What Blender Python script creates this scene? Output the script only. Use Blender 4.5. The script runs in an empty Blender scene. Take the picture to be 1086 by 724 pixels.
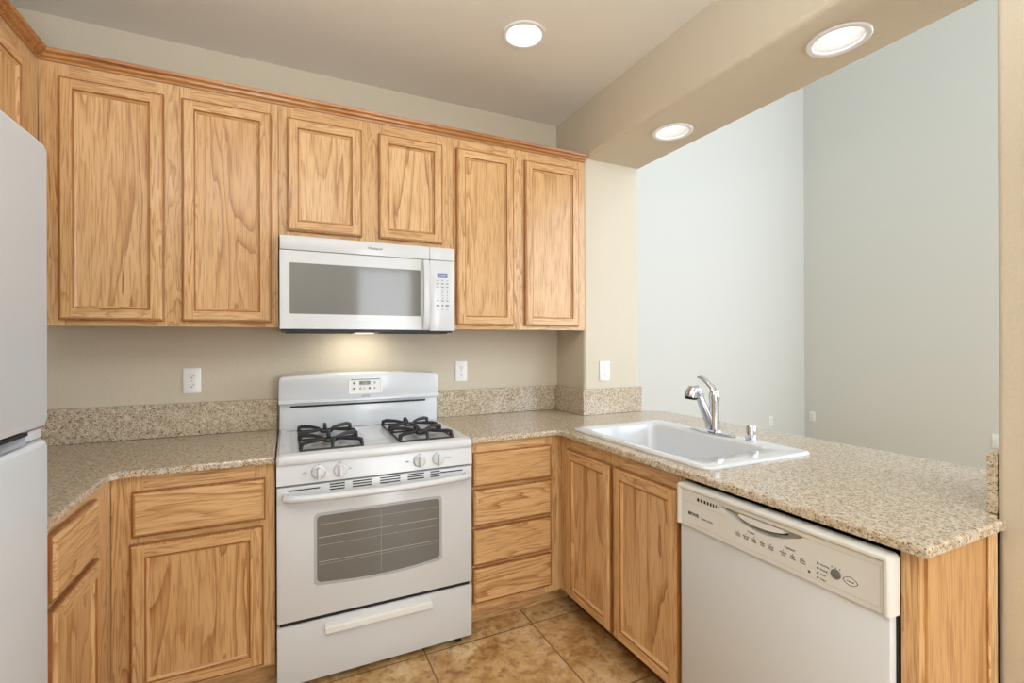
import bpy, bmesh, math, random
from mathutils import Vector, Matrix
from mathutils.geometry import tessellate_polygon
random.seed(7)
S = bpy.context.scene
C = S.collection
PI = math.pi
R = math.radians

# ------------------------------------------------------------------ camera
FPX = 503.85                                   # focal length in pixels of a 1086 px wide frame
cam_d = bpy.data.cameras.new('camera'); cam = bpy.data.objects.new('camera', cam_d); C.objects.link(cam)
cam_d.sensor_width = 36; cam_d.lens = FPX / 1086 * 36; cam_d.clip_start = .02
yaw, pit, rol = R(-25.337), R(.0594), R(-.1788)
cr = Vector((math.cos(yaw), math.sin(yaw), 0))
cf = Vector((-math.sin(yaw)*math.cos(pit), math.cos(yaw)*math.cos(pit), math.sin(pit)))
cu = cr.cross(cf)
r2 = math.cos(rol)*cr + math.sin(rol)*cu; u2 = -math.sin(rol)*cr + math.cos(rol)*cu
M = Matrix((r2, u2, -cf)).transposed().to_4x4(); M.translation = Vector((.0331, -2.5914, 1.3346))
cam.matrix_world = M
S.camera = cam

# ------------------------------------------------------------------ world, lights, exposure
S.view_settings.view_transform = 'Standard'; S.view_settings.look = 'None'
S.view_settings.gamma = 1; S.view_settings.use_curve_mapping = False
S.view_settings.exposure = 0.12
w = bpy.data.worlds.new('world'); S.world = w; w.use_nodes = True
w.node_tree.nodes['Background'].inputs[0].default_value = (.80, .90, 1, 1)
w.node_tree.nodes['Background'].inputs[1].default_value = 1.0

def area(name, loc, direction, sx, sy, energy, col):
    d = bpy.data.lights.new(name, 'AREA'); d.shape = 'RECTANGLE'; d.size = sx; d.size_y = sy
    d.energy = energy; d.color = col
    o = bpy.data.objects.new(name, d); C.objects.link(o); o.location = loc
    o.rotation_euler = Vector(direction).to_track_quat('-Z', 'Y').to_euler()
    return o
# daylight through the tall windows of the living room and through the kitchen window behind the camera
area('daylight_living_window', (3.9, -4.93, 3.0), (0, 1, -.04), 3.0, 3.6, 122, (.76, .865, 1))
area('daylight_living_side_window', (5.80, -3.0, 1.95), (-1, .12, .0), 3.0, 2.2, 122, (.75, .86, 1))
area('daylight_kitchen_window', (1.125, -4.14, 1.25), (-.05, 1, .0), .62, 1.95, 26, (.90, .95, 1))
# added unseen fill behind the camera, brightens the ceiling like a bounced flash
area('ceiling_bounce_fill', (-.25, -3.0, 1.75), (.0, -.03, 1), .5, .5, 72, (.83, .905, 1))

# ------------------------------------------------------------------ helpers
class MB:
    def __init__(s): s.bm = bmesh.new()
    def _add(s, verts, faces, m):
        vs = [s.bm.verts.new(v) for v in verts]
        for f in faces:
            try:
                fc = s.bm.faces.new([vs[i] for i in f]); fc.material_index = m
            except ValueError: pass
        return s
    def box(s, x0, x1, y0, y1, z0, z1, m=0, bev=0, seg=2):
        if x0 > x1: x0, x1 = x1, x0
        if y0 > y1: y0, y1 = y1, y0
        if z0 > z1: z0, z1 = z1, z0
        vs = [(x0,y0,z0),(x1,y0,z0),(x1,y1,z0),(x0,y1,z0),(x0,y0,z1),(x1,y0,z1),(x1,y1,z1),(x0,y1,z1)]
        fs = [(0,3,2,1),(4,5,6,7),(0,1,5,4),(1,2,6,5),(2,3,7,6),(3,0,4,7)]
        if not bev: return s._add(vs, fs, m)
        t = MB(); t._add(vs, fs, m)
        bmesh.ops.bevel(t.bm, geom=t.bm.edges[:], offset=bev, segments=seg, affect='EDGES', profile=.5)
        for f in t.bm.faces: f.material_index = m
        me = bpy.data.meshes.new('tmp'); t.bm.to_mesh(me); s.bm.from_mesh(me); bpy.data.meshes.remove(me); t.bm.free()
        return s
    def loft(s, loops, m=0, cap0=False, cap1=True, mats=None):
        n = len(loops[0]); vs = [p for l in loops for p in l]; b = len(s.bm.verts)
        V = [s.bm.verts.new(v) for v in vs]
        for k in range(len(loops)-1):
            for i in range(n):
                j = (i+1) % n
                f = s.bm.faces.new((V[k*n+i], V[k*n+j], V[(k+1)*n+j], V[(k+1)*n+i]))
                f.material_index = mats[k] if mats else m
        if cap0: s.bm.faces.new(V[:n][::-1]).material_index = mats[0] if mats else m
        if cap1: s.bm.faces.new(V[-n:]).material_index = mats[-1] if mats else m
        return s
    def tube(s, pts, r, n=12, m=0, cap=True, flat=1.0, up=None):
        pts = [Vector(p) for p in pts]
        rs = r if isinstance(r, (list, tuple)) else [r]*len(pts)
        loops = []; a = None
        for i, p in enumerate(pts):
            t = (pts[min(i+1, len(pts)-1)] - pts[max(i-1, 0)]).normalized()
            if a is None:
                ref = Vector(up) if up else (Vector((0,0,1)) if abs(t.z) < .9 else Vector((1,0,0)))
                a = ref.cross(t).normalized()
            a = (a - t*a.dot(t)).normalized(); b = t.cross(a)
            loops.append([p + a*math.cos(2*PI*k/n)*rs[i] + b*math.sin(2*PI*k/n)*rs[i]*flat for k in range(n)])
        return s.loft(loops, m, cap, cap)
    def lathe(s, prof, c=(0,0,0), n=32, m=0, axis='z', cap0=False, cap1=False, mats=None):
        c = Vector(c); loops = []
        for r_, h in prof:
            l = []
            for k in range(n):
                a = 2*PI*k/n; x, y = r_*math.cos(a), r_*math.sin(a)
                if axis == 'z': v = Vector((x, y, h))
                elif axis == 'y': v = Vector((x, -h, y))      # h grows towards -y
                else: v = Vector((-h, -x, y))                 # h grows towards -x
                l.append(c + v)
            loops.append(l)
        return s.loft(loops, m, cap0, cap1, mats)
    def prism(s, poly, holes, f0, f1, m=0, mside=None, back=True):
        loops = [list(poly)] + [list(h) for h in holes]
        tris = tessellate_polygon([[Vector((p[0], p[1], 0)) for p in l] for l in loops])
        flat = [p for l in loops for p in l]; n = len(flat)
        A = [s.bm.verts.new(f0(*p)) for p in flat]; B = [s.bm.verts.new(f1(*p)) for p in flat]
        for t in tris:
            try:
                s.bm.faces.new([A[i] for i in t]).material_index = m
                if back: s.bm.faces.new([B[i] for i in reversed(t)]).material_index = m
            except ValueError: pass
        k = 0
        for l in loops:
            for i in range(len(l)):
                j = (i+1) % len(l)
                try: s.bm.faces.new((A[k+i], A[k+j], B[k+j], B[k+i])).material_index = m if mside is None else mside
                except ValueError: pass
            k += len(l)
        return s
    def sweep(s, prof, path, m=0):
        # prof: (out, z) points; path: list of (x, y, nx, ny) with a mitre direction already scaled
        loops = [[Vector((x + nx*o, y + ny*o, z)) for o, z in prof] for x, y, nx, ny in path]
        return s.loft(loops, m, True, True)
    def obj(s, name, mats, parent=None, loc=(0,0,0), rotz=0, smooth=True, kind=None):
        bmesh.ops.recalc_face_normals(s.bm, faces=s.bm.faces[:])
        if smooth:
            for f in s.bm.faces: f.smooth = True
            for e in s.bm.edges:
                if len(e.link_faces) == 2 and e.calc_face_angle(0) > .55: e.smooth = False
        me = bpy.data.meshes.new(name); s.bm.to_mesh(me); s.bm.free()
        for mt in (mats if isinstance(mats, (list, tuple)) else [mats]): me.materials.append(mt)
        o = bpy.data.objects.new(name, me); C.objects.link(o)
        o.location = loc; o.rotation_euler = (0, 0, rotz)
        if parent: o.parent = parent
        if kind: o['kind'] = kind
        return o

def rrect(x0, x1, y0, y1, z, r, n=5, f=None):
    pts = []
    for cx, cy, a0 in ((x1-r, y1-r, 0), (x0+r, y1-r, 90), (x0+r, y0+r, 180), (x1-r, y0+r, 270)):
        for k in range(n+1):
            a = R(a0 + 90*k/n); pts.append((cx + r*math.cos(a), cy + r*math.sin(a), z))
    return [Vector(f(*p)) if f else Vector(p) for p in pts]

def thing(name, label, cat, loc=(0,0,0), rotz=0, group=None):
    o = bpy.data.objects.new(name, None); C.objects.link(o)
    o.location = loc; o.rotation_euler = (0, 0, rotz); o['label'] = label; o['category'] = cat
    if group: o['group'] = group
    return o
def tag(o, label, cat, group=None):
    o['label'] = label; o['category'] = cat
    if group: o['group'] = group
    return o
def copy_tree(o, parent=None):
    c = o.copy(); C.objects.link(c); c.parent = parent
    for ch in list(o.children): copy_tree(ch, c)
    return c
def text(name, body, size, mat, parent, loc, rot, depth=.0004, align='LEFT', bold=0):
    cu_ = bpy.data.curves.new('txt', 'FONT'); cu_.body = body; cu_.size = size; cu_.extrude = depth
    cu_.align_x = align; cu_.offset = bold
    t = bpy.data.objects.new('txt', cu_); C.objects.link(t)
    bpy.context.view_layer.update()
    me = bpy.data.meshes.new_from_object(t.evaluated_get(bpy.context.evaluated_depsgraph_get()))
    bpy.data.objects.remove(t); bpy.data.curves.remove(cu_)
    me.name = name; me.materials.clear(); me.materials.append(mat)
    o = bpy.data.objects.new(name, me); C.objects.link(o); o.location = loc; o.rotation_euler = rot
    o.parent = parent
    return o

# ------------------------------------------------------------------ materials
def srgb(r, g, b):
    f = lambda c: c/12.92 if c <= .04045 else ((c+.055)/1.055)**2.4
    return (f(r/255), f(g/255), f(b/255), 1)
def mat(name, col, rough=.5, metal=0, spec=.5, coat=0):
    m = bpy.data.materials.new(name); m.use_nodes = True
    b = m.node_tree.nodes['Principled BSDF']
    b.inputs['Base Color'].default_value = col; b.inputs['Roughness'].default_value = rough
    b.inputs['Metallic'].default_value = metal; b.inputs['Specular IOR Level'].default_value = spec
    b.inputs['Coat Weight'].default_value = coat; b.inputs['Coat Roughness'].default_value = .12
    return m
class NT:
    def __init__(s, m): s.t = m.node_tree; s.b = s.t.nodes['Principled BSDF']
    def n(s, typ, **kw):
        o = s.t.nodes.new(typ)
        for k, v in kw.items():
            if hasattr(o, k): setattr(o, k, v)
            else: o.inputs[k.replace('_', ' ')].default_value = v
        return o
    def l(s, a, b): s.t.links.new(a, b)
    def ramp(s, fac, stops):
        r = s.t.nodes.new('ShaderNodeValToRGB'); s.l(fac, r.inputs[0]); e = r.color_ramp.elements
        while len(e) < len(stops): e.new(.5)
        for i, (p, c) in enumerate(stops): e[i].position = p; e[i].color = c
        return r.outputs[0]
    def math(s, op, a, b=None):
        o = s.t.nodes.new('ShaderNodeMath'); o.operation = op
        for i, v in enumerate((a, b)):
            if v is None: continue
            if isinstance(v, (int, float)): o.inputs[i].default_value = v
            else: s.l(v, o.inputs[i])
        return o.outputs[0]
    def mix(s, fac, a, b, mode='MIX'):
        o = s.t.nodes.new('ShaderNodeMix'); o.data_type = 'RGBA'; o.blend_type = mode
        for i, v in ((0, fac), (6, a), (7, b)):
            if isinstance(v, (int, float)): o.inputs[i].default_value = v
            elif isinstance(v, tuple): o.inputs[i].default_value = v
            else: s.l(v, o.inputs[i])
        return o.outputs[2]
def obj_coords(nt, scale, rnd=40):
    tc = nt.n('ShaderNodeTexCoord'); oi = nt.n('ShaderNodeObjectInfo')
    cm = nt.n('ShaderNodeCombineXYZ'); 
    for i in range(3): nt.l(nt.math('MULTIPLY', oi.outputs['Random'], rnd*(1+.37*i)), cm.inputs[i])
    ad = nt.n('ShaderNodeVectorMath', operation='ADD'); nt.l(tc.outputs['Object'], ad.inputs[0]); nt.l(cm.outputs[0], ad.inputs[1])
    mp = nt.n('ShaderNodeMapping'); mp.inputs['Scale'].default_value = scale; nt.l(ad.outputs[0], mp.inputs[0])
    return mp.outputs[0]

def oak(name, axis, rings=9.0, across=6.5, along=.75, light=(227,188,138), mid=(206,160,108), dark=(172,122,72), bandw=.5, fibre=.5):
    """varnished honey oak with cathedral grain running along the axis"""
    m = mat(name, srgb(*light), .36, coat=.25, spec=.45); nt = NT(m)
    ai = 'xyz'.index(axis)
    sc = [across]*3; sc[ai] = along
    v = obj_coords(nt, sc)
    nz = nt.n('ShaderNodeTexNoise'); nt.l(v, nz.inputs['Vector']); nz.inputs['Scale'].default_value = 1
    nz.inputs['Detail'].default_value = 2.5; nz.inputs['Roughness'].default_value = .5; nz.inputs['Distortion'].default_value = .5
    sc2 = [210]*3; sc2[ai] = 9
    n2 = nt.n('ShaderNodeTexNoise'); nt.l(obj_coords(nt, sc2), n2.inputs['Vector']); n2.inputs['Scale'].default_value = 1; n2.inputs['Detail'].default_value = 3
    sc4 = [60]*3; sc4[ai] = 5
    n4 = nt.n('ShaderNodeTexNoise'); nt.l(obj_coords(nt, sc4), n4.inputs['Vector']); n4.inputs['Scale'].default_value = 1; n4.inputs['Detail'].default_value = 2
    k = nt.math('ADD', nt.math('MULTIPLY', nz.outputs['Fac'], rings), nt.math('MULTIPLY', n4.outputs['Fac'], fibre))
    k = nt.math('FRACT', k)
    c = nt.ramp(k, [(0, srgb(*light)), (.05, srgb(*dark)), (.22, srgb(*mid)), (bandw, srgb(*light)), (.88, srgb(*light)), (1, srgb(*light))])
    # some bands are faint, some strong
    sc5 = [across*.8]*3; sc5[ai] = along*1.6
    n5 = nt.n('ShaderNodeTexNoise'); nt.l(obj_coords(nt, sc5, 71), n5.inputs['Vector']); n5.inputs['Scale'].default_value = 1
    fac = nt.ramp(n5.outputs['Fac'], [(.38, (.25,.25,.25,1)), (.60, (1,1,1,1))])
    c = nt.mix(fac, srgb(*light), c)
    pores = nt.ramp(n2.outputs['Fac'], [(.36, srgb(206,180,150)), (.52, (1,1,1,1))])
    c = nt.mix(.6, c, pores, 'MULTIPLY')
    sc3 = [2.6]*3; sc3[ai] = .6
    n3 = nt.n('ShaderNodeTexNoise'); nt.l(obj_coords(nt, sc3), n3.inputs['Vector']); n3.inputs['Scale'].default_value = 1
    tone = nt.ramp(n3.outputs['Fac'], [(.3, srgb(236,224,208)), (.7, (1,1,1,1))])
    c = nt.mix(.9, c, tone, 'MULTIPLY')
    nt.l(c, nt.b.inputs['Base Color'])
    bp = nt.n('ShaderNodeBump'); bp.inputs['Strength'].default_value = .1; bp.inputs['Distance'].default_value = .001
    nt.l(n2.outputs['Fac'], bp.inputs['Height']); nt.l(bp.outputs[0], nt.b.inputs['Normal'])
    return m
OV = oak('oak_vertical_grain', 'z', rings=13, across=17, along=1.5, fibre=.45, mid=(208,164,112), dark=(184,136,86))
OP = oak('oak_panel_grain', 'z', rings=13, across=5.4, along=.62, fibre=.32)
OX = oak('oak_horizontal_grain', 'x', rings=13, across=17, along=1.5, fibre=.45, mid=(208,164,112), dark=(184,136,86))
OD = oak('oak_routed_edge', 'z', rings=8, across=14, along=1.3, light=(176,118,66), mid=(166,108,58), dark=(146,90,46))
OXD = oak('oak_drawer_grain', 'x', rings=13, across=9, along=1.0, fibre=.45)
OC = oak('oak_moulding', 'x', rings=5, across=9, along=.6, light=(196,142,84), mid=(184,128,72), dark=(160,104,56))
OE = oak('oak_veneer_plain', 'z', rings=6, across=3.2, along=.5, light=(216,172,118), mid=(210,164,110), dark=(198,150,96))

def wall_paint(name, col, bump=.35, scale=210):
    m = mat(name, srgb(*col), .62, spec=.3); nt = NT(m)
    tc = nt.n('ShaderNodeTexCoord'); nz = nt.n('ShaderNodeTexNoise'); nt.l(tc.outputs['Object'], nz.inputs['Vector'])
    nz.inputs['Scale'].default_value = scale; nz.inputs['Detail'].default_value = 2
    bp = nt.n('ShaderNodeBump'); bp.inputs['Strength'].default_value = bump; bp.inputs['Distance'].default_value = .002
    nt.l(nz.outputs['Fac'], bp.inputs['Height']); nt.l(bp.outputs[0], nt.b.inputs['Normal'])
    return m
PAINT = wall_paint('tan_textured_paint', (209,198,178), .7, 95)
PAINT_C = wall_paint('ceiling_paint', (234,230,221), .25, 150)
PAINT_F = wall_paint('living_room_paint', (218,217,210), .1, 120)

def granite():
    m = mat('speckled_granite', srgb(190,172,140), .13, spec=.55); nt = NT(m)
    tc = nt.n('ShaderNodeTexCoord')
    def noise(scale, det=2, rough=.5):
        z = nt.n('ShaderNodeTexNoise'); nt.l(tc.outputs['Object'], z.inputs['Vector'])
        z.inputs['Scale'].default_value = scale; z.inputs['Detail'].default_value = det; z.inputs['Roughness'].default_value = rough
        return z.outputs['Fac']
    base = nt.ramp(noise(70, 3, .6), [(.35, srgb(174,154,126)), (.5, srgb(198,182,158)), (.66, srgb(212,203,188))])
    v = nt.n('ShaderNodeTexVoronoi'); nt.l(tc.outputs['Object'], v.inputs['Vector']); v.inputs['Scale'].default_value = 280
    cell = nt.n('ShaderNodeSeparateColor'); nt.l(v.outputs['Color'], cell.inputs[0])
    dark = nt.ramp(cell.outputs[0], [(.0, srgb(78,58,40)), (.09, srgb(122,92,58)), (.18, srgb(160,126,84)), (.3, (1,1,1,1))])
    dark2 = nt.math('LESS_THAN', cell.outputs[0], .22)
    c = nt.mix(nt.math('MULTIPLY', dark2, .85), base, dark)
    light = nt.math('GREATER_THAN', cell.outputs[1], .86)
    c = nt.mix(nt.math('MULTIPLY', light, .6), c, srgb(226,218,200))
    nt.l(c, nt.b.inputs['Base Color'])
    return m
GR = granite()

def tile_mat():
    m = mat('travertine_tile', srgb(190,150,100), .34, spec=.4); nt = NT(m)
    tc = nt.n('ShaderNodeTexCoord')
    sep = nt.n('ShaderNodeSeparateXYZ'); nt.l(tc.outputs['Object'], sep.inputs[0])
    T = .497
    def joint(o, off):
        q = nt.math('FRACT', nt.math('DIVIDE', nt.math('ADD', o, off), T))
        d = nt.math('MINIMUM', q, nt.math('SUBTRACT', 1.0, q))
        return nt.math('LESS_THAN', d, .0062)
    g = nt.math('MAXIMUM', joint(sep.outputs[0], 10*T-1.045), joint(sep.outputs[1], 20*T+.662))
    n1 = nt.n('ShaderNodeTexNoise'); nt.l(tc.outputs['Object'], n1.inputs['Vector']); n1.inputs['Scale'].default_value = 5.5
    n1.inputs['Detail'].default_value = 8; n1.inputs['Roughness'].default_value = .66; n1.inputs['Distortion'].default_value = .6
    n2 = nt.n('ShaderNodeTexNoise'); nt.l(tc.outputs['Object'], n2.inputs['Vector']); n2.inputs['Scale'].default_value = 24
    n2.inputs['Detail'].default_value = 6; n2.inputs['Roughness'].default_value = .7
    c1 = nt.ramp(n1.outputs['Fac'], [(.34, srgb(168,124,72)), (.46, srgb(200,160,106)), (.56, srgb(218,184,134)), (.68, srgb(232,208,168))])
    c2 = nt.ramp(n2.outputs['Fac'], [(.36, srgb(170,140,104)), (.52, (1,1,1,1))])
    c = nt.mix(.7, c1, c2, 'MULTIPLY')
    c = nt.mix(g, c, srgb(122,96,66))
    nt.l(c, nt.b.inputs['Base Color'])
    h = nt.math('SUBTRACT', nt.math('MULTIPLY', n2.outputs['Fac'], .25), g)
    bp = nt.n('ShaderNodeBump'); bp.inputs['Strength'].default_value = .4; bp.inputs['Distance'].default_value = .002
    nt.l(h, bp.inputs['Height']); nt.l(bp.outputs[0], nt.b.inputs['Normal'])
    return m
TILE = tile_mat()

WHITE = mat('white_enamel', srgb(218,221,225), .22, spec=.5, coat=.3)
WHITE_DW = mat('off_white_dishwasher_plastic', srgb(222,221,216), .3, spec=.5)
WHITE_DWP = mat('white_dishwasher_steel', srgb(216,218,220), .3, spec=.5)
WHITE_F = mat('white_refrigerator_enamel', srgb(212,218,225), .35, spec=.5)
PORC = mat('white_porcelain', srgb(222,225,229), .12, spec=.6, coat=.3)
PLATE = mat('white_plastic_plate', srgb(238,238,236), .35)
GREYP = mat('grey_plastic', srgb(176,180,186), .4)
LINE = mat('seam_grey', srgb(150,150,150), .5)
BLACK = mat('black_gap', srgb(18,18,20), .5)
IRON = mat('cast_iron', srgb(52,50,54), .5, spec=.4)
ALU = mat('burner_aluminium', srgb(190,190,190), .35, metal=.7)
CHROME = mat('chrome', srgb(214,216,222), .08, metal=1)
DARKU = mat('dark_underside', srgb(60,62,66), .4)
INK = mat('printed_ink', srgb(70,72,76), .5)
INKB = mat('printed_ink_blue', srgb(120,128,150), .5)
LCD = mat('lcd_glass', srgb(92,100,74), .2)
LCDB = mat('display_blue', srgb(120,136,178), .25)
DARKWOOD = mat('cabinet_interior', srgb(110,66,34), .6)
GREYB = mat('button_grey', srgb(110,112,112), .4)
def glass_front(name, a, b, scale, vertical_split=None, rough=.08):
    m = mat(name, srgb(*a), rough, spec=.5); nt = NT(m)
    tc = nt.n('ShaderNodeTexCoord'); v = nt.n('ShaderNodeTexVoronoi', feature='F1'); nt.l(tc.outputs['Object'], v.inputs['Vector'])
    v.inputs['Scale'].default_value = scale; v.inputs['Randomness'].default_value = 0
    c = nt.ramp(v.outputs['Distance'], [(.25, srgb(*b)), (.5, srgb(*a))]); nt.l(c, nt.b.inputs['Base Color'])
    return m
MWG = glass_front('microwave_screen_glass', (128,128,126), (98,99,98), 260)
OVG = glass_front('oven_window_glass', (120,119,114), (104,104,100), 300)
def emis(name, col, st):
    m = mat(name, col, .4); b = m.node_tree.nodes['Principled BSDF']
    b.inputs['Emission Color'].default_value = col; b.inputs['Emission Strength'].default_value = st
    return m
LENS = emis('lit_lamp_lens', (1, .99, .96, 1), .9)
BAFFLE = mat('white_lamp_baffle', srgb(190,190,190), .45)
GLASS = mat('window_glass', (1, 1, 1, 1), .02); GLASS.node_tree.nodes['Principled BSDF'].inputs['Transmission Weight'].default_value = 1

# ------------------------------------------------------------------ the setting
ZF = .045          # finished floor
ZC = 2.694         # kitchen ceiling
ZB = 2.385         # underside of the beam
ZH = 5.6           # living room ceiling
XL, XR, XR2, XE = -1.10, 1.575, 1.972, 5.86
YFR, YCOL, YEND, YLB, YLF = -4.2, -.307, -2.058, 1.2, -5.0
def st(name, mb, m, **k): return mb.obj(name, m, kind='structure', **k)
st('floor', MB().box(XL-.2, XE+.2, YLF-.2, YLB+.2, ZF-.1, ZF), TILE)
st('wall_back', MB().box(XL-.12, XR, 0, .12, ZF, ZC), PAINT)
st('wall_left', MB().box(XL-.12, XL, YFR-.12, 0, ZF, ZC), PAINT)
wx0, wx1, wz0, wz1 = .78, 1.47, .2, 2.3
st('wall_front', MB().box(XL, wx0, YFR-.12, YFR, ZF, ZC).box(wx1, XR, YFR-.12, YFR, ZF, ZC)
   .box(wx0, wx1, YFR-.12, YFR, ZF, wz0).box(wx0, wx1, YFR-.12, YFR, wz1, ZC), PAINT)
wf = MB()
for a, b, c_, d in ((wx0, wx0+.05, wz0, wz1), (wx1-.05, wx1, wz0, wz1), (wx0+.05, wx1-.05, wz0, wz0+.05), (wx0+.05, wx1-.05, wz1-.05, wz1)):
    wf.box(a, b, YFR-.09, YFR-.03, c_, d, bev=.004)
wf.box(wx0+.05, wx1-.05, YFR-.066, YFR-.06, wz0+.05, wz1-.05, m=1)
st('window_1', wf, [PLATE, GLASS])
# column at the end of the back wall and the matching stub at the peninsula's end, both with rounded corners
def rounded_poly(pts):     # (x, y, radius)
    out = []; n = len(pts)
    for i, (x, y, r) in enumerate(pts):
        p = Vector((x, y)); a = (Vector(pts[i-1][:2])-p).normalized(); b = (Vector(pts[(i+1) % n][:2])-p).normalized()
        if r <= 0: out.append((x, y)); continue
        c = p + (a+b)*r; s_, e = -b, -a
        for k in range(7):
            t = k/6*PI/2; d = s_*math.cos(t)+e*math.sin(t)
            out.append((c.x + d.x*r, c.y + d.y*r))
    return out
def up(mb, poly, z0, z1, holes=(), m=0, back=True):
    return mb.prism(poly, holes, lambda a, b: (a, b, z1), lambda a, b: (a, b, z0), m, back=back)
def circ(x, y, r, n=40): return [(x+r*math.cos(2*PI*k/n), y+r*math.sin(2*PI*k/n)) for k in range(n)]
st('wall_column', up(MB(), rounded_poly([(XR, 0, 0), (XR, YCOL, .018), (XR2, YCOL, .018), (XR2, YLB, 0), (XR, YLB, 0)]), ZF, ZC), PAINT)
st('wall_end', up(MB(), rounded_poly([(XR, YLF, 0), (XR2, YLF, 0), (XR2, YEND, .012), (XR, YEND, .012)]), ZF, ZC), PAINT)
# ceiling with the hole for its recessed lamp
LAMP_C = (.985, -.716); LAMPS_B = ((1.781, -.786), (1.776, -1.582)); RH = .080
st('ceiling', up(MB(), [(XL-.12, YFR-.12), (XR, YFR-.12), (XR, .12), (XL-.12, .12)], ZC, ZC+.16, [circ(*LAMP_C, RH)]), PAINT_C)
# beam: underside with two lamp holes, rounded lower left edge, faces on both sides
bb = MB(); rb = .022
under = [(XR+rb, YLF), (XR2-.004, YLF), (XR2-.004, YLB), (XR+rb, YLB)]
under = [(XR+rb, YEND-.01), (XR2-.006, YEND-.01), (XR2-.006, YCOL+.012), (XR+rb, YCOL+.012)]
up(bb, under, ZB, ZB+.14, [circ(*p, RH) for p in LAMPS_B])
prof = [(XR, ZC+.15), (XR, ZB+rb)] + [(XR+rb-rb*math.cos(R(a)), ZB+rb-rb*math.sin(R(a))) for a in (15, 30, 45, 60, 75, 90)]
vs = [[(x, y, z) for x, z in prof] for y in (YEND-.012, YCOL+.018)]
n = len(prof)
bb._add(vs[0]+vs[1], [(i, i+1, n+i+1, n+i) for i in range(n-1)], 0)
st('beam_left_of_living_room', bb, PAINT)
bpy.data.objects['beam_left_of_living_room'].name = 'trim_1'
# tall living room beyond the peninsula
st('wall_living_left', MB().box(XR2-.10, XR2-.004, YLF, YLB, ZB+.15, ZH), PAINT_F)
st('wall_living_back', MB().box(XR2-.1, XE, YLB, YLB+.12, ZF, ZH), PAINT_F)
ry0, ry1, rz0_, rz1_ = -4.55, -1.45, .8, 3.1
st('wall_living_right', MB().box(XE, XE+.12, YLF-.12, ry0, ZF, ZH).box(XE, XE+.12, ry1, YLB+.12, ZF, ZH).box(XE, XE+.12, ry0, ry1, ZF, rz0_).box(XE, XE+.12, ry0, ry1, rz1_, ZH), PAINT_F)
wf = MB()
for a, b, c_, d in ((ry0, ry0+.06, rz0_, rz1_), (ry1-.06, ry1, rz0_, rz1_), (ry0+.06, ry1-.06, rz0_, rz0_+.06), (ry0+.06, ry1-.06, rz1_-.06, rz1_), (-3.03, -2.97, rz0_+.06, rz1_-.06)):
    wf.box(XE+.03, XE+.10, a, b, c_, d, bev=.004)
st('window_3', wf, [PLATE])
lx0, lx1, lz0, lz1 = 2.4, 5.4, 1.2, 4.8
st('wall_living_front', MB().box(XR2-.1, lx0, YLF-.12, YLF, ZF, ZH).box(lx1, XE, YLF-.12, YLF, ZF, ZH)
   .box(lx0, lx1, YLF-.12, YLF, ZF, lz0).box(lx0, lx1, YLF-.12, YLF, lz1, ZH), PAINT_F)
wf = MB()
for a, b, c_, d in ((lx0, lx0+.06, lz0, lz1), (lx1-.06, lx1, lz0, lz1), (lx0+.06, lx1-.06, lz0, lz0+.06), (lx0+.06, lx1-.06, lz1-.06, lz1), (3.87, 3.93, lz0+.06, lz1-.06), (lx0+.06, 3.87, 3.0, 3.06), (3.93, lx1-.06, 3.0, 3.06)):
    wf.box(a, b, YLF-.10, YLF-.03, c_, d, bev=.004)
st('window_2', wf, [PLATE])
st('ceiling_living', MB().box(XR2-.1, XE+.12, YLF-.12, YLB+.12, ZH, ZH+.1), PAINT_C)
st('baseboard_living', MB().box(XE-.014, XE-.001, YLF+.05, YLB-.02, ZF, ZF+.09, bev=.003), PLATE)
st('wall_pony', MB().box(1.862, XR2-.004, YEND+.003, YCOL-.003, ZF, .888), PAINT)

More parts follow.
